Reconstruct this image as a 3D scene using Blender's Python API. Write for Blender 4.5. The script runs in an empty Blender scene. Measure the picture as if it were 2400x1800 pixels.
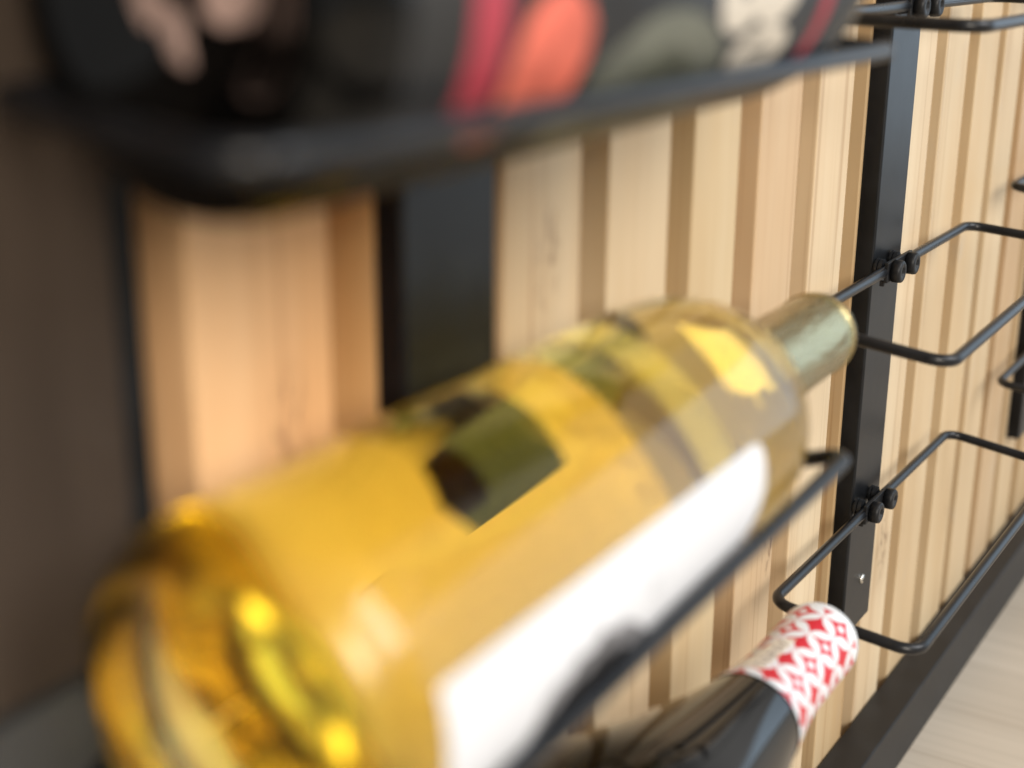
import bpy, bmesh, math, random
from mathutils import Vector, Matrix

# ------------------------------------------------------------------ camera, world, lights, exposure
SC = bpy.context.scene
COL = SC.collection
MM = 0.001

cam_d = bpy.data.cameras.new('camera')
cam = bpy.data.objects.new('camera', cam_d)
COL.objects.link(cam)
SC.camera = cam
PITCH, YAW, ROLL = 0.30320, 1.00708, 0.00708
cy_, sy_, cp_, sp_ = math.cos(YAW), math.sin(YAW), math.cos(PITCH), math.sin(PITCH)
FW = Vector((sy_ * cp_, cy_ * cp_, -sp_))
R0 = Vector((cy_, -sy_, 0))
U0 = R0.cross(FW)
RT = math.cos(ROLL) * R0 + math.sin(ROLL) * U0
UP = -math.sin(ROLL) * R0 + math.cos(ROLL) * U0
CAM = Vector((0, -194.13 * MM, 0))
M = Matrix.Identity(4)
for i in range(3):
    M[i][0], M[i][1], M[i][2], M[i][3] = RT[i], UP[i], -FW[i], CAM[i]
cam.matrix_world = M
cam_d.sensor_fit = 'HORIZONTAL'
cam_d.sensor_width = 36.0
cam_d.lens = 3308.78 / 2400 * 36.0
cam_d.clip_start, cam_d.clip_end = 0.005, 50
cam_d.dof.use_dof = True
cam_d.dof.focus_distance = 0.635
cam_d.dof.aperture_fstop = 5.7
cam_d.dof.aperture_blades = 0

w = bpy.data.worlds.new('World')
SC.world = w
w.use_nodes = True
bg = w.node_tree.nodes['Background']
bg.inputs['Color'].default_value = (1.0, 0.975, 0.94, 1)
bg.inputs['Strength'].default_value = 0.40


def area(name, loc, target, sx, sy, power, color):
    d = bpy.data.lights.new(name, 'AREA')
    d.shape = 'RECTANGLE'
    d.size, d.size_y = sx, sy
    d.energy = power
    d.color = color
    o = bpy.data.objects.new(name, d)
    COL.objects.link(o)
    o.location = loc
    o.rotation_euler = (Vector(target) - Vector(loc)).to_track_quat('-Z', 'Y').to_euler()
    return o


area('window_light', (0.95, -2.0, 1.5), (0.38, 0, -0.15), 1.7, 1.4, 43, (0.97, 0.98, 1.0))
area('far_window_light', (3.2, -1.7, 0.25), (0.5, 0, -0.15), 2.6, 2.0, 14, (0.52, 0.76, 1.0))
area('side_fill_light', (-1.0, -1.35, 0.7), (0.35, 0, -0.1), 0.75, 0.7, 28, (1.0, 0.91, 0.79))  # warm fill added at the left to brighten slats and grooves

SC.view_settings.view_transform = 'Standard'
SC.view_settings.look = 'None'
SC.view_settings.exposure = 0.5
SC.view_settings.gamma = 1.0
SC.render.engine = 'CYCLES'
cy = SC.cycles
cy.max_bounces = 24
cy.transmission_bounces = 20
cy.glossy_bounces = 8
cy.diffuse_bounces = 4
cy.transparent_max_bounces = 16
cy.caustics_refractive = True
cy.caustics_reflective = True
cy.blur_glossy = 1.0
cy.sample_clamp_indirect = 12
cy.use_denoising = True

RND = random.Random(7)


# ------------------------------------------------------------------ node helpers
def new_mat(name):
    m = bpy.data.materials.new(name)
    m.use_nodes = True
    nt = m.node_tree
    b = nt.nodes['Principled BSDF']
    return m, nt, b


def nd(nt, typ, **kw):
    n = nt.nodes.new(typ)
    for k, v in kw.items():
        if k in ('operation', 'blend_type', 'data_type', 'noise_dimensions', 'feature', 'wave_type', 'bands_direction', 'uv_map',
                 'wave_profile', 'use_clamp', 'interpolation_type', 'attribute_name', 'invert', 'vector_type'):
            setattr(n, k, v)
        else:
            n.inputs[k].default_value = v
    return n


def mth(nt, op, a, b=None, c=None):
    n = nt.nodes.new('ShaderNodeMath')
    n.operation = op
    for i, x in enumerate((a, b, c)):
        if x is None:
            continue
        if isinstance(x, (int, float)):
            n.inputs[i].default_value = x
        else:
            nt.links.new(x, n.inputs[i])
    return n.outputs[0]


def mixc(nt, fac, a, b, blend='MIX'):
    n = nt.nodes.new('ShaderNodeMix')
    n.data_type = 'RGBA'
    n.blend_type = blend
    for sock, x in ((n.inputs[0], fac), (n.inputs[6], a), (n.inputs[7], b)):
        if isinstance(x, (int, float)):
            sock.default_value = x
        elif isinstance(x, tuple):
            sock.default_value = x if len(x) == 4 else (*x, 1)
        else:
            nt.links.new(x, sock)
    return n.outputs[2]


def ramp(nt, fac, stops):
    n = nt.nodes.new('ShaderNodeValToRGB')
    e = n.color_ramp.elements
    e[0].position, e[0].color = stops[0][0], (*stops[0][1], 1)
    e[1].position, e[1].color = stops[-1][0], (*stops[-1][1], 1)
    for p, c in stops[1:-1]:
        x = e.new(p)
        x.color = (*c, 1)
    nt.links.new(fac, n.inputs[0])
    return n.outputs[0]


def smooth(nt, x, lo, hi):
    n = nt.nodes.new('ShaderNodeMapRange')
    n.interpolation_type = 'SMOOTHSTEP'
    nt.links.new(x, n.inputs[0])
    n.inputs[1].default_value, n.inputs[2].default_value = lo, hi
    return n.outputs[0]


def bump(nt, b, height, strength, dist):
    n = nt.nodes.new('ShaderNodeBump')
    n.inputs['Strength'].default_value = strength
    n.inputs['Distance'].default_value = dist
    nt.links.new(height, n.inputs['Height'])
    nt.links.new(n.outputs[0], b.inputs['Normal'])


# ------------------------------------------------------------------ materials
def timber(name, light, mid, dark, axis='Z', tone=0.5, knots=True, rough=0.55, scale=1.0, lined=0.45):
    """Planed softwood: long grain along AXIS, growth lines, per-piece tone and offset, rare knots."""
    m, nt, b = new_mat(name)
    tc = nd(nt, 'ShaderNodeTexCoord')
    oi = nd(nt, 'ShaderNodeObjectInfo')
    off = nt.nodes.new('ShaderNodeCombineXYZ')
    for i, k in enumerate((13.7, 7.3, 3.1)):
        nt.links.new(mth(nt, 'MULTIPLY', oi.outputs['Random'], k), off.inputs[i])
    add = nt.nodes.new('ShaderNodeVectorMath')
    add.operation = 'ADD'
    nt.links.new(tc.outputs['Object'], add.inputs[0])
    nt.links.new(off.outputs[0], add.inputs[1])
    P = add.outputs[0]

    def mapped(sc):
        mp = nt.nodes.new('ShaderNodeMapping')
        mp.inputs['Scale'].default_value = sc
        nt.links.new(P, mp.inputs['Vector'])
        return mp.outputs[0]
    along = lambda a, c: tuple(s * scale for s in ((c, c, a) if axis == 'Z' else (c, a, c) if axis == 'Y' else (a, c, c)))
    # slow warp of the grain
    wv = nd(nt, 'ShaderNodeTexNoise', Scale=1.0, Detail=2.0)
    nt.links.new(mapped(along(4, 22)), wv.inputs['Vector'])
    grain = nd(nt, 'ShaderNodeTexNoise', Scale=1.0, Detail=5.0, Roughness=0.65)
    nt.links.new(mapped(along(3.0, 420)), grain.inputs['Vector'])
    lines = nd(nt, 'ShaderNodeTexNoise', Scale=1.0, Detail=2.0, Roughness=0.5, Distortion=0.3)
    nt.links.new(mapped(along(2.2, 170)), lines.inputs['Vector'])
    broad = nd(nt, 'ShaderNodeTexNoise', Scale=1.0, Detail=3.0)
    nt.links.new(mapped(along(5, 30)), broad.inputs['Vector'])
    c = ramp(nt, broad.outputs[0], [(0.3, light), (0.62, mid)])
    g = smooth(nt, grain.outputs[0], 0.52, 0.72)
    c = mixc(nt, mth(nt, 'MULTIPLY', g, 0.28), c, dark)
    l = smooth(nt, lines.outputs[0], 0.60, 0.68)
    c = mixc(nt, mth(nt, 'MULTIPLY', l, lined), c, dark)
    # grey handling smudges
    sm = nd(nt, 'ShaderNodeTexNoise', Scale=1.0, Detail=4.0, Roughness=0.6)
    nt.links.new(mapped(along(17, 30)), sm.inputs['Vector'])
    c = mixc(nt, mth(nt, 'MULTIPLY', smooth(nt, sm.outputs[0], 0.60, 0.74), 0.22), c, (0.40, 0.36, 0.30))
    if knots:
        vo = nd(nt, 'ShaderNodeTexVoronoi', Scale=1.0)
        vo.feature = 'F1'
        nt.links.new(mapped(along(7, 17)), vo.inputs['Vector'])
        kn = nd(nt, 'ShaderNodeTexNoise', Scale=1.0, Detail=3.0, Roughness=0.7)
        nt.links.new(mapped(along(120, 520)), kn.inputs['Vector'])
        near = mth(nt, 'SUBTRACT', 1.0, smooth(nt, vo.outputs['Distance'], 0.06, 0.20))
        spot = mth(nt, 'MULTIPLY', near, smooth(nt, kn.outputs[0], 0.50, 0.62))
        c = mixc(nt, mth(nt, 'MULTIPLY', spot, 0.85), c, (0.11, 0.06, 0.03))
        halo = mth(nt, 'SUBTRACT', 1.0, smooth(nt, vo.outputs['Distance'], 0.05, 0.32))
        c = mixc(nt, mth(nt, 'MULTIPLY', halo, 0.22), c, dark)
    # per-piece tone
    hs = nt.nodes.new('ShaderNodeHueSaturation')
    t = mth(nt, 'MULTIPLY', mth(nt, 'SUBTRACT', oi.outputs['Random'], 0.5), tone)
    nt.links.new(mth(nt, 'ADD', 1.0, mth(nt, 'MULTIPLY', t, 0.24)), hs.inputs['Value'])
    nt.links.new(mth(nt, 'SUBTRACT', 1.0, mth(nt, 'MULTIPLY', t, 0.22)), hs.inputs['Saturation'])
    nt.links.new(mth(nt, 'ADD', 0.5, mth(nt, 'MULTIPLY', mth(nt, 'SUBTRACT', mth(nt, 'FRACT', mth(nt, 'MULTIPLY', oi.outputs['Random'], 7.31)), 0.62), 0.010)), hs.inputs['Hue'])
    nt.links.new(c, hs.inputs['Color'])
    nt.links.new(hs.outputs[0], b.inputs['Base Color'])
    b.inputs['Roughness'].default_value = rough
    b.inputs['Specular IOR Level'].default_value = 0.35
    bump(nt, b, mth(nt, 'ADD', mth(nt, 'MULTIPLY', grain.outputs[0], 0.6), mth(nt, 'MULTIPLY', l, -0.5)), 0.25, 0.0004)
    return m


def coated(name, col, rough, spec=0.5, grainy=0.12, scale=900):
    """Powder-coated or painted metal with a faint orange-peel and uneven sheen."""
    m, nt, b = new_mat(name)
    tc = nd(nt, 'ShaderNodeTexCoord')
    n1 = nd(nt, 'ShaderNodeTexNoise', Scale=scale, Detail=2.0)
    n2 = nd(nt, 'ShaderNodeTexNoise', Scale=scale / 22, Detail=4.0, Roughness=0.6)
    nt.links.new(tc.outputs['Object'], n1.inputs['Vector'])
    nt.links.new(tc.outputs['Object'], n2.inputs['Vector'])
    c2 = tuple(min(1, x * 1.6 + 0.004) for x in col)
    nt.links.new(mixc(nt, smooth(nt, n2.outputs[0], 0.35, 0.75), (*col, 1), (*c2, 1)), b.inputs['Base Color'])
    nt.links.new(mth(nt, 'ADD', rough - 0.06, mth(nt, 'MULTIPLY', n2.outputs[0], 0.14)), b.inputs['Roughness'])
    b.inputs['Specular IOR Level'].default_value = spec
    bump(nt, b, n1.outputs[0], grainy, 0.0002)
    return m


def flat(name, col, rough, spec=0.5, metallic=0.0, noise=0.0, nscale=200, coat=0.0):
    m, nt, b = new_mat(name)
    b.inputs['Base Color'].default_value = (*col, 1)
    if noise:
        tc = nd(nt, 'ShaderNodeTexCoord')
        n = nd(nt, 'ShaderNodeTexNoise', Scale=nscale, Detail=4.0, Roughness=0.6)
        nt.links.new(tc.outputs['Object'], n.inputs['Vector'])
        lo = tuple(x * (1 - noise) for x in col)
        hi = tuple(min(1, x * (1 + noise)) for x in col)
        nt.links.new(mixc(nt, smooth(nt, n.outputs[0], 0.3, 0.7), lo, hi), b.inputs['Base Color'])
    b.inputs['Roughness'].default_value = rough
    b.inputs['Specular IOR Level'].default_value = spec
    b.inputs['Metallic'].default_value = metallic
    b.inputs['Coat Weight'].default_value = coat
    b.inputs['Coat Roughness'].default_value = 0.05
    return m


PINE = timber('pale_pine', (0.54, 0.42, 0.268), (0.495, 0.355, 0.205), (0.30, 0.17, 0.075), tone=1.0)
PINKPINE = timber('warm_pine', (0.80, 0.50, 0.245), (0.74, 0.42, 0.175), (0.48, 0.23, 0.085), tone=0.2)
BACK = timber('backing_timber', (0.54, 0.385, 0.235), (0.48, 0.325, 0.185), (0.29, 0.175, 0.085), knots=False)
BOARD = timber('brown_board', (0.058, 0.042, 0.031), (0.036, 0.026, 0.019), (0.009, 0.006, 0.005), knots=False, rough=0.62)
FLOOR = timber('floor_wood', (0.50, 0.44, 0.36), (0.40, 0.345, 0.275), (0.24, 0.19, 0.14), axis='Y', tone=0.2, knots=False, rough=0.5, scale=0.4, lined=0.16)
STEEL = coated('black_powder_coat', (0.003, 0.0036, 0.0046), 0.33, 0.30)
TRIM = coated('black_trim', (0.006, 0.006, 0.006), 0.7, 0.2)
WIRE = coated('black_wire_coat', (0.004, 0.0045, 0.0058), 0.28, 0.33, 0.10, 1400)
RAILM = coated('black_rail_coat', (0.008, 0.008, 0.0085), 0.45, 0.30)
BOLTM = coated('black_bolt_steel', (0.005, 0.0055, 0.0065), 0.46, 0.28, 0.05, 1500)
ZINC = flat('zinc_screw', (0.62, 0.60, 0.55), 0.28, metallic=1.0, noise=0.15, nscale=2500)
BOARD.node_tree.nodes['Principled BSDF'].inputs['Specular IOR Level'].default_value = 0.04
LEDGE = flat('grey_board', (0.042, 0.041, 0.040), 0.5, noise=0.12, nscale=60)
BACKING = flat('ivory_label_backing', (0.86, 0.675, 0.42), 0.7, 0.2, noise=0.04, nscale=300)  # inner label face, tinted warm and bright for the wine's amber glow
PAPER = flat('white_label_paper', (0.57, 0.58, 0.605), 0.6, 0.3, noise=0.015, nscale=700)
INK = flat('black_ink', (0.018, 0.018, 0.02), 0.5, 0.3, noise=0.3, nscale=300)
INKM = flat('charcoal_ink', (0.17, 0.17, 0.18), 0.55, 0.3, noise=0.5, nscale=160)
INKG = flat('grey_ink', (0.50, 0.51, 0.53), 0.6, 0.3, noise=0.2, nscale=300)
BLACKGLASS = flat('dark_bottle_glass', (0.0012, 0.0012, 0.0012), 0.06, 0.27, noise=0.3, nscale=80)
DARKLABEL = flat('charcoal_label_paper', (0.016, 0.0175, 0.020), 0.40, 0.42, noise=0.18, nscale=90)
RED = flat('dark_red_print', (0.30, 0.028, 0.045), 0.45, 0.4, noise=0.1, nscale=200)
CORAL = flat('coral_print', (0.60, 0.13, 0.085), 0.5, 0.35, noise=0.35, nscale=55)
OLIVE = flat('olive_grey_print', (0.115, 0.12, 0.095), 0.5, 0.35, noise=0.15, nscale=120)
OLIVED = flat('deep_olive_print', (0.066, 0.07, 0.05), 0.5, 0.35, noise=0.15, nscale=120)
CREAM = flat('cream_print', (0.50, 0.455, 0.385), 0.5, 0.35, noise=0.06, nscale=200)
PINKREFL = flat('pink_reflection_paint', (0.40, 0.275, 0.235), 0.45, 0.4, noise=0.35, nscale=110)  # pink of the reflections in the bottle's foot, put into colour
STRIP = flat('clear_strip_film', (0.62, 0.56, 0.47), 0.35, 0.5, noise=0.10, nscale=500)
STRIPINK = flat('strip_print', (0.26, 0.21, 0.19), 0.5, 0.3, noise=0.3, nscale=900)


def glass(name, tint, ior=1.5):
    m = bpy.data.materials.new(name)
    m.use_nodes = True
    nt = m.node_tree
    nt.nodes.remove(nt.nodes['Principled BSDF'])
    g = nd(nt, 'ShaderNodeBsdfGlass', Color=(*tint, 1), Roughness=0.0, IOR=ior)
    nt.links.new(g.outputs[0], nt.nodes['Material Output'].inputs['Surface'])
    return m, nt


CLEAR = glass('clear_bottle_glass', (0.998, 0.999, 0.993), 1.5)[0]


def wine_mat(name, ior):
    m, nt = glass(name, (1, 1, 1), ior)
    va = nd(nt, 'ShaderNodeVolumeAbsorption')
    va.inputs['Color'].default_value = (1.0, 0.86, 0.0, 1)
    va.inputs['Density'].default_value = 15.5
    nt.links.new(va.outputs[0], nt.nodes['Material Output'].inputs['Volume'])
    return m


LEVEL = 40.0                   # mm, height of the wine above the bottle axis; above the bore radius it is brim full
WINE = wine_mat('white_wine', 1.34)
# against the glass the wine's index is 1.34 / 1.5; at its free surface under the bubble it is 1.34
_nt = WINE.node_tree
_tc = nd(_nt, 'ShaderNodeTexCoord')
_sp = _nt.nodes.new('ShaderNodeSeparateXYZ')
_nt.links.new(_tc.outputs['Object'], _sp.inputs[0])
_free = mth(_nt, 'GREATER_THAN', _sp.outputs[2], (LEVEL - 0.01) * MM)
_nt.links.new(mth(_nt, 'ADD', 1.34 / 1.5, mth(_nt, 'MULTIPLY', _free, 1.34 - 1.34 / 1.5)), _nt.nodes['Glass BSDF'].inputs['IOR'])

# gold foil capsule with drawn-in wrinkles
GOLD, gnt, gb = new_mat('gold_foil')
gtc = nd(gnt, 'ShaderNodeTexCoord')
gmp = nt_map = gnt.nodes.new('ShaderNodeMapping')
gmp.inputs['Scale'].default_value = (34, 190, 190)
gnt.links.new(gtc.outputs['Object'], gmp.inputs['Vector'])
gno = nd(gnt, 'ShaderNodeTexNoise', Scale=1.0, Detail=3.0, Roughness=0.6, Distortion=0.6)
gnt.links.new(gmp.outputs[0], gno.inputs['Vector'])
gnt.links.new(mixc(gnt, gno.outputs[0], (0.32, 0.265, 0.115), (0.50, 0.45, 0.27)), gb.inputs['Base Color'])
gb.inputs['Metallic'].default_value = 1.0
gnt.links.new(mth(gnt, 'ADD', 0.16, mth(gnt, 'MULTIPLY', gno.outputs[0], 0.22)), gb.inputs['Roughness'])
bump(gnt, gb, gno.outputs[0], 0.75, 0.0018)
GOLDRING = flat('gold_ring', (0.80, 0.58, 0.20), 0.3, metallic=1.0, noise=0.1, nscale=500)

# red and white printed foil: circles lattice giving white petals and red astroids, every other one dotted
FOIL, fnt, fb = new_mat('red_white_foil')
fuv = nd(fnt, 'ShaderNodeUVMap', uv_map='wrap')
fs = fnt.nodes.new('ShaderNodeSeparateXYZ')
fnt.links.new(fuv.outputs[0], fs.inputs[0])
tmm = mth(fnt, 'MULTIPLY', fs.outputs[0], 100.0)              # mm along the bottle
A_ = mth(fnt, 'DIVIDE', mth(fnt, 'SUBTRACT', tmm, 274.5), 15.1)
B_ = mth(fnt, 'MULTIPLY', mth(fnt, 'SUBTRACT', fs.outputs[1], 76.0 / 360.0), 6.0)
wno = nd(fnt, 'ShaderNodeTexNoise', Scale=95.0, Detail=2.0)
wtc = nd(fnt, 'ShaderNodeTexCoord')
fnt.links.new(wtc.outputs['Object'], wno.inputs['Vector'])
A_ = mth(fnt, 'ADD', A_, mth(fnt, 'MULTIPLY', mth(fnt, 'SUBTRACT', wno.outputs[0], 0.5), 0.16))
p_ = mth(fnt, 'ADD', mth(fnt, 'ADD', A_, B_), 40.0)
q_ = mth(fnt, 'ADD', mth(fnt, 'SUBTRACT', A_, B_), 40.0)
a_ = mth(fnt, 'ABSOLUTE', mth(fnt, 'SUBTRACT', mth(fnt, 'FRACT', p_), 0.5))
b_ = mth(fnt, 'ABSOLUTE', mth(fnt, 'SUBTRACT', mth(fnt, 'FRACT', q_), 0.5))


def hyp(x, y):
    return mth(fnt, 'SQRT', mth(fnt, 'ADD', mth(fnt, 'MULTIPLY', x, x), mth(fnt, 'MULTIPLY', y, y)))


dmin = mth(fnt, 'MINIMUM', hyp(mth(fnt, 'SUBTRACT', a_, 1.0), b_), hyp(a_, mth(fnt, 'SUBTRACT', b_, 1.0)))
redm = smooth(fnt, dmin, 0.690, 0.715)
par = mth(fnt, 'MODULO', mth(fnt, 'ADD', mth(fnt, 'FLOOR', p_), mth(fnt, 'FLOOR', q_)), 2.0)
dot = mth(fnt, 'MULTIPLY', mth(fnt, 'SUBTRACT', 1.0, smooth(fnt, hyp(a_, b_), 0.12, 0.16)), par)
redm = mth(fnt, 'MULTIPLY', redm, mth(fnt, 'SUBTRACT', 1.0, dot))
redm = mth(fnt, 'MULTIPLY', redm, mth(fnt, 'SUBTRACT', 1.0, smooth(fnt, tmm, 294.5, 295.2)))
fn = nd(fnt, 'ShaderNodeTexNoise', Scale=700.0, Detail=3.0)
ftc = nd(fnt, 'ShaderNodeTexCoord')
fnt.links.new(ftc.outputs['Object'], fn.inputs['Vector'])
white = mixc(fnt, fn.outputs[0], (0.62, 0.64, 0.665), (0.67, 0.69, 0.71))
redc = mixc(fnt, fn.outputs[0], (0.44, 0.006, 0.018), (0.52, 0.010, 0.025))
fnt.links.new(mixc(fnt, redm, white, redc), fb.inputs['Base Color'])
fb.inputs['Roughness'].default_value = 0.32
fn2 = nd(fnt, 'ShaderNodeTexNoise', Scale=130.0, Detail=2.0)
fnt.links.new(ftc.outputs['Object'], fn2.inputs['Vector'])
bump(fnt, fb, fn2.outputs[0], 0.5, 0.0012)


# ------------------------------------------------------------------ object helpers
def tag(o, label=None, cat=None, group=None, kind=None):
    if label:
        o['label'] = label
    if cat:
        o['category'] = cat
    if group:
        o['group'] = group
    if kind:
        o['kind'] = kind
    return o


def empty(name, loc_mm, label, cat, group=None):
    o = bpy.data.objects.new(name, None)
    COL.objects.link(o)
    o.empty_display_size = 0.02
    o.location = Vector(loc_mm) * MM
    return tag(o, label, cat, group)


def link_mesh(name, me, mat, parent=None, origin=(0, 0, 0), shade=True):
    o = bpy.data.objects.new(name, me)
    COL.objects.link(o)
    if mat and not me.materials:
        me.materials.append(mat)
    if parent:
        o.parent = parent
    o.location = Vector(origin) * MM
    if shade:
        for f in me.polygons:
            f.use_smooth = True
    return o


def bm_mesh(bm, name):
    me = bpy.data.meshes.new(name)
    bmesh.ops.recalc_face_normals(bm, faces=bm.faces[:])
    bm.to_mesh(me)
    bm.free()
    return me


def box_bm(x0, x1, y0, y1, z0, z1, bev=0.0, seg=2, bm=None):
    own = bm or bmesh.new()
    t = bmesh.new()
    bmesh.ops.create_cube(t, size=1.0)
    for v in t.verts:
        v.co = Vector(((x0 + x1) / 2 + v.co.x * (x1 - x0), (y0 + y1) / 2 + v.co.y * (y1 - y0), (z0 + z1) / 2 + v.co.z * (z1 - z0))) * MM
    if bev:
        bmesh.ops.bevel(t, geom=t.edges[:], offset=bev * MM, segments=seg, affect='EDGES', profile=0.5)
    me = bpy.data.meshes.new('t')
    t.to_mesh(me)
    t.free()
    own.from_mesh(me)
    bpy.data.meshes.remove(me)
    return own


def box(name, mat, parent, x0, x1, y0, y1, z0, z1, bev=0.0, origin=(0, 0, 0), seg=2):
    me = bm_mesh(box_bm(x0 - origin[0], x1 - origin[0], y0 - origin[1], y1 - origin[1], z0 - origin[2], z1 - origin[2], bev, seg), name)
    return link_mesh(name, me, mat, parent, origin, shade=False)


def rounded_path(pts, r, closed=True, seg=8):
    """Polyline with filleted corners."""
    out = []
    n = len(pts)
    P = [Vector(p) for p in pts]
    for i in range(n):
        if not closed and i in (0, n - 1):
            out.append(P[i])
            continue
        a, b, c = P[i - 1], P[i], P[(i + 1) % n]
        u, v = (a - b).normalized(), (c - b).normalized()
        ang = math.acos(max(-1, min(1, u.dot(v))))
        d = r / math.tan(ang / 2)
        s, e = b + u * d, b + v * d
        ctr = b + (u + v).normalized() * (r / math.sin(ang / 2))
        s0, e0 = s - ctr, e - ctr
        tot = s0.angle(e0)
        ax = s0.cross(e0).normalized()
        for k in range(seg + 1):
            out.append(ctr + Matrix.Rotation(tot * k / seg, 3, ax) @ s0)
    return out


def tube_bm(path, r, closed=True, sides=14, bm=None):
    bm = bm or bmesh.new()
    n = len(path)
    rings = []
    for i in range(n):
        if closed:
            t = (path[(i + 1) % n] - path[i - 1]).normalized()
        else:
            t = (path[min(i + 1, n - 1)] - path[max(i - 1, 0)]).normalized()
        ref = Vector((0, 0, 1)) if abs(t.z) < 0.9 else Vector((0, 1, 0))
        a = t.cross(ref).normalized()
        b = a.cross(t).normalized()
        rings.append([bm.verts.new((path[i] + r * (math.cos(2 * math.pi * k / sides) * a + math.sin(2 * math.pi * k / sides) * b)) * MM) for k in range(sides)])
    for i in range(n if closed else n - 1):
        A, B = rings[i], rings[(i + 1) % n]
        for k in range(sides):
            bm.faces.new((A[k], A[(k + 1) % sides], B[(k + 1) % sides], B[k]))
    if not closed:
        bm.faces.new(rings[0][::-1])
        bm.faces.new(rings[-1])
    return bm


class Axis:
    """A bottle axis: local frame (t along, front, up) placed in the world; points are given as (t, radius, theta)."""
    def __init__(s, p0, d):
        s.p0 = Vector(p0)
        s.d = Vector(d).normalized()
        s.a = s.d.cross(Vector((0, 0, 1))).normalized()
        s.b = s.a.cross(s.d)

    def pt(s, t, r, th):                      # relative to p0, mm
        return s.d * t + r * (math.cos(th) * s.a + math.sin(th) * s.b)


def lathe_bm(ax, prof, n=96, closed_prof=False, uv=False):
    """Revolve [(t, r)...]; r == 0 points become poles."""
    bm = bmesh.new()
    uvl = bm.loops.layers.uv.new('wrap') if uv else None
    rows = []
    for t, r in prof:
        if r < 1e-6:
            rows.append([bm.verts.new(ax.pt(t, 0, 0) * MM)])
        else:
            rows.append([bm.verts.new(ax.pt(t, r, 2 * math.pi * k / n) * MM) for k in range(n)])
    m = len(rows)
    for i in range(m if closed_prof else m - 1):
        A, B = rows[i], rows[(i + 1) % m]
        tA, tB = prof[i][0], prof[(i + 1) % m][0]
        for k in range(n):
            k2 = (k + 1) % n
            if len(A) == 1 and len(B) == 1:
                continue
            if len(A) == 1:
                vs, uvs = (A[0], B[k2], B[k]), ((tA, k), (tB, k + 1), (tB, k))
            elif len(B) == 1:
                vs, uvs = (A[k], A[k2], B[0]), ((tA, k), (tA, k + 1), (tB, k))
            else:
                vs, uvs = (A[k], A[k2], B[k2], B[k]), ((tA, k), (tA, k + 1), (tB, k + 1), (tB, k))
            f = bm.faces.new(vs)
            if uv:
                for l, q in zip(f.loops, uvs):
                    l[uvl].uv = (q[0] / 100.0, q[1] / n)
    return bm


def dense(prof, step=2.0):
    """Catmull-Rom through a bottle profile so that shoulders are smooth."""
    out = []
    P = prof
    for i in range(len(P) - 1):
        p0, p1, p2, p3 = P[max(i - 1, 0)], P[i], P[i + 1], P[min(i + 2, len(P) - 1)]
        L = math.hypot(p2[0] - p1[0], p2[1] - p1[1])
        k = max(1, min(12, int(L / step)))
        for j in range(k):
            u = j / k
            q = []
            for c in (0, 1):
                m1 = (p2[c] - p0[c]) / 2
                m2 = (p3[c] - p1[c]) / 2
                if i == 0:
                    m1 = p2[c] - p1[c]
                q.append((2 * u ** 3 - 3 * u ** 2 + 1) * p1[c] + (u ** 3 - 2 * u ** 2 + u) * m1 + (-2 * u ** 3 + 3 * u ** 2) * p2[c] + (u ** 3 - u ** 2) * m2)
            out.append((q[0], max(q[1], 0.0)))
    out.append(P[-1])
    return out


def patch(name, ax, parent, mat, outline, R, thick=0.12, step=2.0, inner=None):
    """A flat print or label given as a closed outline of (t, theta in degrees), wrapped on radius R with a little thickness."""
    bm = bmesh.new()
    Rf = R if callable(R) else (lambda t: R)
    Rm = Rf(outline[0][0])
    vs = [bm.verts.new((t, math.radians(th) * Rm, 0)) for t, th in outline]
    f = bm.faces.new(vs)
    ys = [v.co.y for v in vs]
    xs = [v.co.x for v in vs]
    lo, hi = min(ys), max(ys)
    k = int((hi - lo) / step) + 1
    for i in range(1, k):
        y = lo + (hi - lo) * i / k
        bmesh.ops.bisect_plane(bm, geom=bm.verts[:] + bm.edges[:] + bm.faces[:], plane_co=(0, y, 0), plane_no=(0, 1, 0), dist=1e-5)
    if callable(R):
        for i in range(1, 10):
            x = min(xs) + (max(xs) - min(xs)) * i / 10
            bmesh.ops.bisect_plane(bm, geom=bm.verts[:] + bm.edges[:] + bm.faces[:], plane_co=(x, 0, 0), plane_no=(1, 0, 0), dist=1e-5)
    bmesh.ops.triangulate(bm, faces=[f for f in bm.faces if len(f.verts) > 4])
    ext = bmesh.ops.extrude_face_region(bm, geom=bm.faces[:])
    top = {v for v in ext['geom'] if isinstance(v, bmesh.types.BMVert)}
    for v in bm.verts:
        r = Rf(v.co.x) + (thick if v in top else 0.0)
        v.co = ax.pt(v.co.x, r, v.co.y / Rm) * MM
    me = bm_mesh(bm, name)
    if inner:                                   # the glued side has a material of its own
        me.materials.append(mat)
        me.materials.append(inner)
        for f in me.polygons:
            c = Vector(f.center)
            if f.normal.dot(c - ax.d * c.dot(ax.d)) < 0:
                f.material_index = 1
    return link_mesh(name, me, mat, parent, shade=False)


def band(name, ax, parent, mat, t0, t1, R, thick=0.12, n=96):
    bm = lathe_bm(ax, [(t0, R), (t0, R + thick), (t1, R + thick), (t1, R)], n, closed_prof=True)
    o = link_mesh(name, bm_mesh(bm, name), mat, parent)
    return o


def arc_pts(t0, th0, rt, rth, a0, a1, n=14):
    return [(t0 + rt * math.cos(math.radians(a0 + (a1 - a0) * i / n)), th0 + rth * math.sin(math.radians(a0 + (a1 - a0) * i / n))) for i in range(n + 1)]


# ------------------------------------------------------------------ the setting
FLZ = -432.0
fl = box('floor', FLOOR, None, -1500, 3500, -3500, 28, FLZ - 20, FLZ)
tag(fl, kind='structure')

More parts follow.
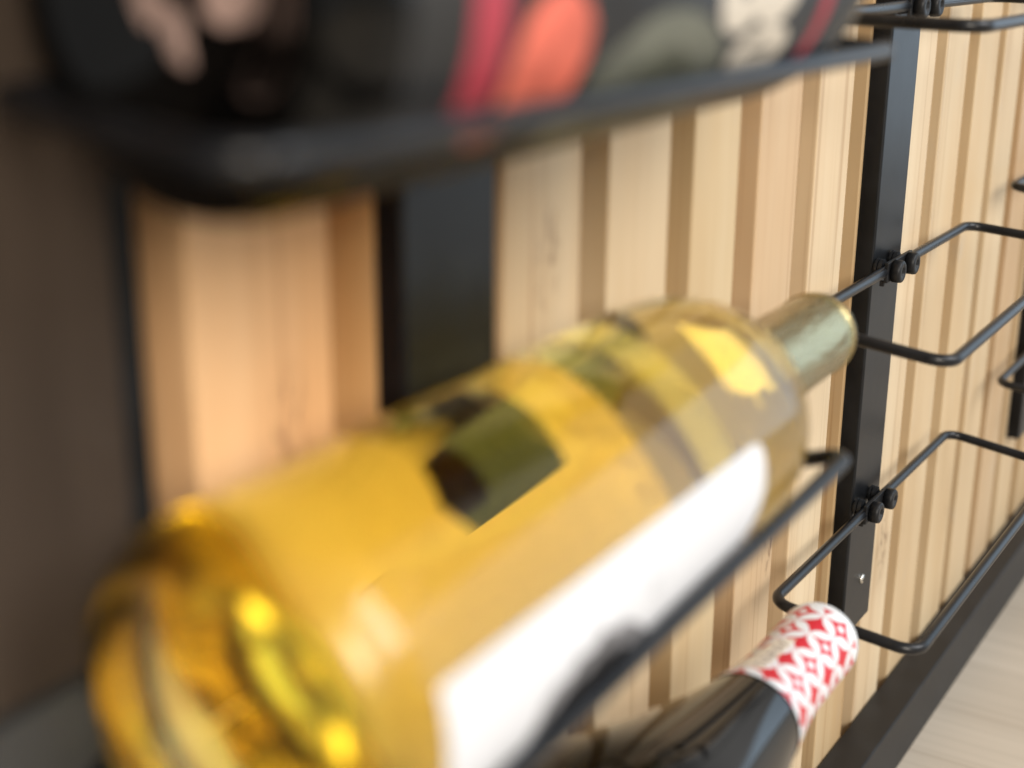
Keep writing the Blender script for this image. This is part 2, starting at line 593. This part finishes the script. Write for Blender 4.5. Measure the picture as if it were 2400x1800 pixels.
# slatted timber wall: every slat a part
SF = 8.44                      # slat faces sit this far behind the post faces
wall = empty('slatted_wall', (600, SF + 20, FLZ), 'pale pine wall of upright slats with dark gaps behind the black bottle racks', 'wall')
O = (600, SF + 20, FLZ)


def wall_part(name, mat, x0, x1, y0, y1, z0, z1, bev=0.0):
    c = ((x0 + x1) / 2, (y0 + y1) / 2, z0)
    me = bm_mesh(box_bm(x0 - c[0], x1 - c[0], y0 - c[1], y1 - c[1], z0 - c[2], z1 - c[2], bev), name)
    o = link_mesh(name, me, mat, wall, (c[0] - O[0], c[1] - O[1], c[2] - O[2]), shade=False)
    return o


wall_part('backing_board', BACK, 186, 1600, SF + 20.5, SF + 32, FLZ + 0.5, 600)
slat0 = None
SR = [242.7, 300.5, 357.8, 416.2, 472.0, 530.3, 588.9, 647.0, 704.9, 762.6, 822.5, 877.5]
SR += [SR[-1] + 57.7 * k for k in range(1, 12)]
SL = {0: 198.6, 2: 315.6, 3: 374.8, 4: 434.4, 5: 490.6, 6: 549.4}
for i, xr in enumerate(SR):
    xl = SL.get(i, xr - 40.6)
    j = RND.uniform(-0.5, 0.5)
    s = wall_part('slat', PINKPINE if i < 2 else PINE, xl, xr, SF + (j if i > 8 else 0), SF + 20, FLZ + 0.5, 600, 0.7)

# dark boards that close the slatted wall at its near end
board = empty('end_board', (60, 8, FLZ), 'dark brown upright board at the near end of the slatted wall', 'board')
box('upper_panel', BOARD, board, -400 - 60, 176 - 60, 4 - 8, 30 - 8, -134.5 - FLZ, 1032, 0.8)
box('lower_panel', LEDGE, board, -400 - 60, 176 - 60, 1 - 8, 30 - 8, 0, -135.5 - FLZ, 0.8)
box('edge_trim', TRIM, board, 176.3 - 60, 184.5 - 60, 7 - 8, 34 - 8, 0, 1032, 0.5)

rail = empty('base_rail', (600, 8, FLZ), 'long black rail along the floor under the pine slats', 'rail')
box('rail_body', RAILM, rail, 185.7 - 600, 1600 - 600, -12 - 8, SF - 0.7 - 8, 0.2, -397 - FLZ, 1.0)


# ------------------------------------------------------------------ racks
WR = 2.35                      # wire radius
PW = 40.0
PB = 6.0                       # back wire stands this far in front of the post face


def bolt_bm(r=5.1, h=4.3):
    """Button head with a hex socket, axis -Y, base at y = 0."""
    bm = bmesh.new()
    n = 30
    prof = [(0, r), (-h * 0.66, r), (-h * 0.90, r * 0.96), (-h, r * 0.85)]
    rows = [[bm.verts.new(Vector((q * math.cos(2 * math.pi * k / n), y, q * math.sin(2 * math.pi * k / n))) * MM) for k in range(n)] for y, q in prof]
    hexr = 1.95

    def hx(k):
        a = 2 * math.pi * k / n
        q = hexr / math.cos(((a + math.pi / 6) % (math.pi / 3)) - math.pi / 6)
        return q * math.cos(a), q * math.sin(a)
    rows.append([bm.verts.new(Vector((hx(k)[0], -h, hx(k)[1])) * MM) for k in range(n)])
    rows.append([bm.verts.new(Vector((hx(k)[0], -h + 3.4, hx(k)[1])) * MM) for k in range(n)])
    for A, B in zip(rows, rows[1:]):
        for k in range(n):
            bm.faces.new((A[k], A[(k + 1) % n], B[(k + 1) % n], B[k]))
    bm.faces.new(rows[0][::-1])
    bm.faces.new(rows[-1])
    return bm


BOLT_ME = bm_mesh(bolt_bm(), 'bolt')
for f_ in BOLT_ME.polygons:
    f_.use_smooth = len(f_.vertices) == 4


def spacer_me():
    bm = bmesh.new()
    n = 24
    prof = [(0, 3.0), (-1.0, 3.0), (-1.0, 4.3), (-2.0, 4.3), (-2.0, 3.1), (-2.5, 3.1), (-2.5, 4.0), (-4.2, 4.0)]
    rows = [[bm.verts.new(Vector((q * math.cos(2 * math.pi * k / n), y, q * math.sin(2 * math.pi * k / n))) * MM) for k in range(n)] for y, q in prof]
    for A, B in zip(rows, rows[1:]):
        for k in range(n):
            bm.faces.new((A[k], A[(k + 1) % n], B[(k + 1) % n], B[k]))
    bm.faces.new(rows[0][::-1])
    bm.faces.new(rows[-1])
    return bm_mesh(bm, 'spacer')


SPACER_ME = spacer_me()


def rack(px, label, cradles, z0=-323.0, z1=420.0):
    """Upright of folded steel with bolted wire cradles. px = left face of the upright."""
    c = (px + PW / 2, 0, z0)
    r = empty('bottle_rack', c, label, 'wine rack', 'black wire bottle racks on the slatted wall')
    # folded upright: front plate with two shallow returns to the slats
    bm = bmesh.new()
    h = PW / 2
    L = z1 - z0
    out = [(-h, SF), (-h, 1.3)] + [(-h + 1.3 - 1.3 * math.cos(a), 1.3 - 1.3 * math.sin(a)) for a in (math.pi / 8, math.pi / 4, 3 * math.pi / 8)] + [(-h + 1.3, 0)]
    out += [(-x, y) for x, y in reversed(out)]
    inn = [(h - 1.6, SF), (h - 1.6, 1.6), (-h + 1.6, 1.6), (-h + 1.6, SF)]
    ring = out + inn
    lo = [bm.verts.new(Vector((x, y, 0)) * MM) for x, y in ring]
    hi = [bm.verts.new(Vector((x, y, L)) * MM) for x, y in ring]
    k = len(ring)
    for i in range(k):
        bm.faces.new((lo[i], lo[(i + 1) % k], hi[(i + 1) % k], hi[i]))
    bm.faces.new(lo[::-1])
    bm.faces.new(hi)
    bmesh.ops.triangulate(bm, faces=[f for f in bm.faces if len(f.verts) > 4])
    link_mesh('upright', bm_mesh(bm, 'upright'), STEEL, r, shade=False)
    # screw near the foot
    bs = bmesh.new()
    n = 20
    rows = []
    for y, q in ((0, 2.5), (-0.5, 2.45), (-1.0, 1.9), (-1.25, 1.0)):
        rows.append([bs.verts.new(Vector((q * math.cos(2 * math.pi * j / n), y, q * math.sin(2 * math.pi * j / n))) * MM) for j in range(n)])
    for A, B in zip(rows, rows[1:]):
        for j in range(n):
            bs.faces.new((A[j], A[(j + 1) % n], B[(j + 1) % n], B[j]))
    bs.faces.new(rows[-1])
    scr = link_mesh('screw', bm_mesh(bs, 'screw'), ZINC, r, (3.4, -0.1, 24.0))
    slot = box_bm(-1.7, 1.7, -1.34, -0.9, -0.28, 0.28)
    box_bm(-0.28, 0.28, -1.35, -0.9, -1.7, 1.7, bm=slot)
    link_mesh('slot', bm_mesh(slot, 'slot'), STEEL, scr, shade=False)
    for cr in cradles:
        z, near, far, yb, yf, zn, zf = cr['z'], cr['near'], cr['far'], cr.get('yb', -PB), cr['yf'], cr['zn'], cr['zf']
        sl = cr.get('slope', 0.0)
        lz = lambda x, zz: zz - z0 + sl * x
        nf = cr.get('nearf', near)
        P = [(near, yb, lz(near, z)), (far, yb, lz(far, cr.get('zfar', z))), (far, yf, lz(far, zf)), (nf, yf, lz(nf, zn))]
        bm = tube_bm(rounded_path(P, 8.5, True, 9), WR, True, 16)
        w_ = link_mesh('wire_cradle', bm_mesh(bm, 'wire_cradle'), WIRE, r)
        bx = cr.get('bx', -7.5)
        zb = lz(bx, z + (cr.get('zfar', z) - z) * (bx - near) / (far - near))
        tilt = math.atan(sl)
        pl = box_bm(-17, 17, -0.9, 0.9, -4.6, 4.6, 0.4)
        pm = bm_mesh(pl, 'mounting_plate')
        po = link_mesh('mounting_plate', pm, BOLTM, w_, (bx, yb - 1.5, zb), shade=False)
        box('tab', BOLTM, w_, bx - 15.6, bx - 13.8, yb - 0.6, yb + 1.6, zb - 6.6, zb - 4.0, 0.4)
        for sx in (-10.2, 10.2):
            link_mesh('bolt', BOLT_ME, BOLTM, w_, (bx + sx, yb - 2.8, zb), shade=False)
            link_mesh('spacer', SPACER_ME, BOLTM, w_, (bx + sx, -0.0 if yb < 0 else yb, zb + 0.6), shade=False)
    return r


ZR = (-24.4, -138.4, -253.9)
rack(608.3, 'middle black rack column holding up both bottle necks, bright screw near its foot', [
    dict(z=ZR[0], near=-132, far=114, yf=-66, zn=-26.0, zf=-25.5),
    dict(z=ZR[1], near=-128, far=111, yf=-66, zn=-145.0, zf=-143.0),
    dict(z=ZR[2], near=-133, far=115, yf=-66, zn=-259.8, zf=-262.0)])
rack(259.4, 'nearest black rack column, blurred behind the bottle of yellow wine', [
    dict(z=-23.5, near=-134, nearf=-154, far=96, yf=-75, zn=-26.2, zf=-26.2, bx=-6),
    dict(z=-150.5, zfar=-161.0, yb=-3.6, near=-127, nearf=-138, far=88, yf=-75, zn=-146.5, zf=-137.0, bx=-6),
    dict(z=-268, near=-150, far=92, yf=-77, zn=-271, zf=-271, bx=-6)])
rack(957.9, 'farthest black rack column, cut off by the right edge of the photo', [
    dict(z=-20.0, near=-138, far=114, yf=-66, zn=-24, zf=-24),
    dict(z=-130.6, near=-150, far=104, yf=-66, zn=-136, zf=-136),
    dict(z=-253.2, near=-128, far=118, yf=-66, zn=-258, zf=-258)])

# ------------------------------------------------------------------ bottle of yellow wine
ax2 = Axis((150.24, -41.66, -126.48), (0.999574, 0.029165, -0.000843))
R2 = 36.5
b2 = empty('wine_bottle', tuple(ax2.p0), 'clear glass bottle of yellow white wine with a white label and gold capsule', 'bottle', 'bottles lying in the racks')
outer = [(11, 0), (10.6, 4), (9.2, 10), (6.8, 16.5), (3.6, 22.0), (1.0, 26.0), (0.2, 28.4), (1.0, 31.2), (3.4, 34.2), (7.2, 36.0), (12, R2), (60, R2), (120, R2), (176, R2), (186, R2 - 0.7),
         (197, R2 - 3.0), (208, R2 - 8.0), (217, R2 - 14.0), (225, 17.5), (232, 15.6), (242, 14.6), (262, 14.0), (285, 13.8), (296, 13.8), (299.5, 13.4), (300, 12.6)]
inner = [(300, 9.6), (285, 9.4), (262, 9.6), (242, 10.4), (232, 11.8), (225, 13.6), (217, R2 - 17.3), (208, R2 - 11.2), (197, R2 - 6.0), (186, R2 - 3.7), (176, R2 - 3.0), (120, R2 - 3.0),
         (60, R2 - 3.0), (24, R2 - 3.0), (17, R2 - 3.8), (12, 29.6), (10, 25.0), (10.6, 19), (13, 12.5), (15.2, 6), (16, 0)]
do, di = dense(outer, 2.5), dense(inner, 2.5)
LV = dict(plane_co=(0, 0, LEVEL * MM), plane_no=(0, 0, 1))
bm = lathe_bm(ax2, [(300, 9.6)] + di[1:], 160)            # the cavity above the wine
for f in bm.faces:
    f.normal_update()
bmesh.ops.recalc_face_normals(bm, faces=bm.faces[:])
bmesh.ops.bisect_plane(bm, geom=bm.verts[:] + bm.edges[:] + bm.faces[:], clear_inner=True, **LV)
bmesh.ops.reverse_faces(bm, faces=bm.faces[:])
cav = bpy.data.meshes.new('cavity')
bm.to_mesh(cav)
bm.free()
bm = lathe_bm(ax2, do, 160)
bmesh.ops.recalc_face_normals(bm, faces=bm.faces[:])
if sum(f.normal.dot(f.calc_center_median() - ax2.d * 0.1) > 0 for f in bm.faces) < len(bm.faces) / 2:
    bmesh.ops.reverse_faces(bm, faces=bm.faces[:])
bm.from_mesh(cav)
bpy.data.meshes.remove(cav)
gm = bpy.data.meshes.new('glass_body')
bm.to_mesh(gm)
bm.free()
g2 = link_mesh('glass_body', gm, CLEAR, b2)
# the foot of the bottle is stippled: rough only within the first millimetres of its axis
_g = CLEAR.node_tree
_gc = nd(_g, 'ShaderNodeTexCoord')
_dp = _g.nodes.new('ShaderNodeVectorMath')
_dp.operation = 'DOT_PRODUCT'
_g.links.new(_gc.outputs['Object'], _dp.inputs[0])
_dp.inputs[1].default_value = tuple(ax2.d)
_ft = mth(_g, 'SUBTRACT', 1.0, smooth(_g, _dp.outputs['Value'], 5.5 * MM, 11.5 * MM))
_g.links.new(mth(_g, 'MULTIPLY', _ft, 0.22), _g.nodes['Glass BSDF'].inputs['Roughness'])
# the wine fills the inside up to a level surface
bm = lathe_bm(ax2, [(292, 0), (292, 9.5)] + [q for q in di if q[0] < 291], 160)
bmesh.ops.recalc_face_normals(bm, faces=bm.faces[:])
res = bmesh.ops.bisect_plane(bm, geom=bm.verts[:] + bm.edges[:] + bm.faces[:], clear_outer=True, **LV)
cut = [e for e in res['geom_cut'] if isinstance(e, bmesh.types.BMEdge)]
fill = bmesh.ops.holes_fill(bm, edges=cut, sides=0)
for f in fill['faces']:
    f.material_index = 1
bmesh.ops.triangulate(bm, faces=[f for f in bm.faces if len(f.verts) > 4])
wm = bm_mesh(bm, 'wine')
lvl = [f.material_index == 1 for f in wm.polygons]
wine = link_mesh('wine', wm, WINE, b2)
for f, q in zip(wm.polygons, lvl):
    f.material_index = 0
    f.use_smooth = not q
cap_prof = [(236, 15.5), (242, 14.95), (262, 14.35), (284, 14.15), (290, 14.2), (294.2, 14.25), (294.7, 14.6), (295.9, 14.6), (296.4, 14.3), (299.6, 14.1), (300.6, 13.2), (301, 11.5), (301, 0)]
cap = link_mesh('capsule', bm_mesh(lathe_bm(ax2, cap_prof, 96), 'capsule'), GOLD, b2)
band('ring', ax2, cap, GOLDRING, 294.9, 295.8, 14.62, 0.1)
lab_out = [(20, -147), (20, -60), (14, -50), (14, 18.2)] + [(148, 18.2), (153, 17.8), (155.4, 15.5), (156.2, 10), (156.2, 0), (155, -8), (151.5, -16), (146.5, -23), (141, -34), (139, -46), (139, -80), (142, -96), (150, -112), (158, -122), (162, -132), (162, -147), (137, -147), (133, -142.5), (92, -142.5), (88, -147)]  # far wrap added so its inner face glows through the wine
lab = patch('front_label', ax2, b2, PAPER, lab_out, R2 + 0.05, 0.12, inner=BACKING)
patch('added_back_label', ax2, b2, PAPER, [(20, 150), (20, 213), (88, 213), (92, 209), (133, 209), (137, 213), (162, 213), (162, 150)], R2 + 0.05, 0.12, inner=BACKING)  # unseen label, added for the amber glow inside the bottle
patch('label_print', ax2, lab, INKM, [(40, -55), (44, -30), (46, -20), (48, -12), (52, -8.5), (56, -9.5), (60, -5.5), (65, -7), (70, -3), (74, -6.5), (80, -6.5), (84, -10), (88, -13.5), (92, -19), (99, -25), (108, -36), (112, -55)], R2 + 0.18, 0.04)
patch('label_print', ax2, lab, INK, [(44, -55), (47, -30), (50, -21), (54, -17), (59, -13), (64, -15), (70, -11.5), (75, -15), (80, -15.5), (84, -20), (92, -27), (102, -38), (106, -55)], R2 + 0.23, 0.04)
patch('label_print', ax2, lab, INKG, arc_pts(95, -3.2, 4.6, 4.2, 0, 340, 20), R2 + 0.18, 0.05)
patch('label_print', ax2, lab, INKG, [(28, -24), (34, -16), (41, -15), (43, -20), (40, -27), (32, -30)], R2 + 0.18, 0.05)

# ------------------------------------------------------------------ dark bottle with the charcoal label (top)
ax1 = Axis((152.26, -35.54, -5.77), (1.0, -0.06, 0.035))
R1 = 37.5
b1 = empty('wine_bottle', tuple(ax1.p0), 'black glass bottle with charcoal label, red stripes, coral print and cream lettering', 'bottle', 'bottles lying in the racks')
o1 = [(16, 0), (15.5, 5), (12, 14), (6, 21), (1.5, 26.5), (0, 29), (0.8, 32), (3.5, 35.6), (8, R1), (14, R1), (60, R1), (120, R1), (160, R1), (172, R1), (180, R1 - 0.8), (190, R1 - 4), (200, R1 - 11), (209, 20.5), (218, 17),
      (230, 15.2), (262, 14.5), (292, 14.5), (294, 13), (294, 0)]
link_mesh('glass_body', bm_mesh(lathe_bm(ax1, dense(o1, 2.5), 128), 'glass_body'), BLACKGLASS, b1)
l1 = band('front_label', ax1, b1, DARKLABEL, 14, 171, R1 + 0.05, 0.12, 128)
for t0, t1 in ((28.3, 37.6), (155.3, 160.2)):
    patch('label_stripe', ax1, l1, RED, [(t0, -43), (t1, -43), (t1, 70), (t0, 70)], R1 + 0.18, 0.05)
patch('label_print', ax1, l1, CORAL, [(48, -5), (54, -4), (59, -8), (62, -14), (62.5, -22), (62, -30), (60.5, -36), (57, -41), (52, -44.5), (46, -47), (40, -47.5), (37, -45), (39, -41), (40.5, -35), (40.5, -28), (40.5, -21), (42, -14), (44, -9)], R1 + 0.24, 0.05)
patch('label_print', ax1, l1, OLIVE, [(63, -56), (64, -40), (67, -29), (72, -22), (79, -16), (87, -13), (96, -14), (104, -18), (111, -24), (116, -31), (118, -40), (119, -56)], R1 + 0.18, 0.05)
patch('label_print', ax1, l1, OLIVED, [(77, -56), (79, -40), (83, -30), (89, -25), (96, -25), (102, -30), (106, -38), (108, -56)], R1 + 0.24, 0.05)


def ribbon(bm, ax, R, path, half, closed):
    """Print stroke following a path of (t, arc in mm), bent on to the body."""
    n = len(path)
    rows = []
    for i in range(n):
        if closed:
            p, q = path[i - 1], path[(i + 1) % n]
        else:
            p, q = path[max(i - 1, 0)], path[min(i + 1, n - 1)]
        dx, dy = q[0] - p[0], q[1] - p[1]
        L = math.hypot(dx, dy) or 1
        nx, ny = -dy / L, dx / L
        rows.append([bm.verts.new(ax.pt(path[i][0] + nx * h, R, (path[i][1] + ny * h) / R) * MM) for h in (-half, -half / 3, half / 3, half)])
    for i in range(n if closed else n - 1):
        A, B = rows[i], rows[(i + 1) % n]
        for k in range(3):
            bm.faces.new((A[k], A[k + 1], B[k + 1], B[k]))


def letter(ax, parent, strokes, R):
    bm = bmesh.new()
    for j, (path, half, closed) in enumerate(strokes):
        ribbon(bm, ax, R + 0.02 * j, path, half, closed)
    for f in bm.faces:
        f.normal_update()
        if f.normal.dot(f.calc_center_median() - ax.d * f.calc_center_median().dot(ax.d)) < 0:
            f.normal_flip()
    me = bpy.data.meshes.new('letter')
    bm.to_mesh(me)
    bm.free()
    return link_mesh('letter', me, CREAM, parent, shade=False)


def oval(t, a, rt, ra, n=40):
    return [(t + rt * math.cos(2 * math.pi * k / n), a + ra * math.sin(2 * math.pi * k / n)) for k in range(n)]


mm_ = lambda deg: math.radians(deg) * R1
letter(ax1, l1, [(oval(132.2, mm_(-32.3), 10.0, 3.5), 2.5, True)], R1 + 0.24)
letter(ax1, l1, [(oval(116.6, mm_(-10.2), 6.0, 5.4), 3.7, True), (oval(131.6, mm_(-9.7), 6.6, 5.2), 3.7, True), ([(107.5 + 3.2 * k, mm_(-1.5)) for k in range(11)], 2.9, False)], R1 + 0.24)
# pink dots standing in for blurred reflections inside the foot
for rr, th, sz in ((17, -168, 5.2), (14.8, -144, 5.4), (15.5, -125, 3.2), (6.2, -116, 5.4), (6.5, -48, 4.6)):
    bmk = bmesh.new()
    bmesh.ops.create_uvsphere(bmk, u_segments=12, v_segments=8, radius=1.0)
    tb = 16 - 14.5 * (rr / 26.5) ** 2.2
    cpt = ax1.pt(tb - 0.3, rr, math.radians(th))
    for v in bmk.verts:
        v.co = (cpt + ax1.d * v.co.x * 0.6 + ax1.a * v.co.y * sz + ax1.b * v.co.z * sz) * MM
    link_mesh('reflection_dot', bm_mesh(bmk, 'reflection_dot'), PINKREFL, b1)

# ------------------------------------------------------------------ dark bottle with the red and white foil (bottom)
ax3 = Axis((154.06, -47.57, -242.0), (1.0, 0.02, 0.0))
R3 = 40.0
b3 = empty('wine_bottle', tuple(ax3.p0), 'black glass bottle with red and white patterned foil round its neck', 'bottle', 'bottles lying in the racks')
o3 = dense([(24, 0), (22, 5), (15, 14), (6, 23), (1.5, 29), (0, 32), (1, 35.5), (4, 38.8), (9, R3), (14, R3), (100, R3)], 2.5)
for k in range(1, 66):                                       # sloping shoulder into a long neck, one smooth curve
    t_ = 100 + k * 2.5
    raw = 14.1 + 27.5 * max(0.0, (262 - t_) / 124) ** 1.55
    o3.append((t_, -3.0 * math.log(math.exp(-raw / 3.0) + math.exp(-R3 / 3.0))))
o3 += [(275, 14.0), (298, 13.9), (300, 12.5), (300, 0)]
link_mesh('glass_body', bm_mesh(lathe_bm(ax3, o3, 128), 'glass_body'), BLACKGLASS, b3)
r3 = lambda t: 14.1 + 27.5 * max(0.0, (262 - t) / 124) ** 1.55
fp = [(230.5 + 3.5 * k, r3(230.5 + 3.5 * k) + 0.4) for k in range(10)] + [(272, 14.5), (280, 14.5), (286, 14.6), (292, 14.75), (297, 14.75), (299.2, 14.3), (300.4, 13.2), (300.6, 11.0), (300.6, 0)]
foil = link_mesh('foil', bm_mesh(lathe_bm(ax3, dense(fp, 2.5), 96, uv=True), 'foil'), FOIL, b3)
st = patch('seal_strip', ax3, foil, STRIP, [(237, 86), (267, 83), (264, 108), (242, 128), (237, 128)], lambda t: r3(t) + 0.5, 0.06, 1.0)
for k in range(9):
    t0 = 240 + k * 2.6 + RND.uniform(-0.3, 0.3)
    a = RND.uniform(1.0, 1.9)
    patch('strip_print', ax3, st, STRIPINK, [(t0, 88), (t0 + a, 88), (t0 + a, 94.5), (t0, 94.5)], lambda t: r3(t) + 0.58, 0.03, 1.0)
    if k % 2 == 0:
        patch('strip_print', ax3, st, STRIPINK, [(t0, 97), (t0 + 3.2, 97), (t0 + 3.2, 100), (t0, 100)], lambda t: r3(t) + 0.58, 0.03, 1.0)
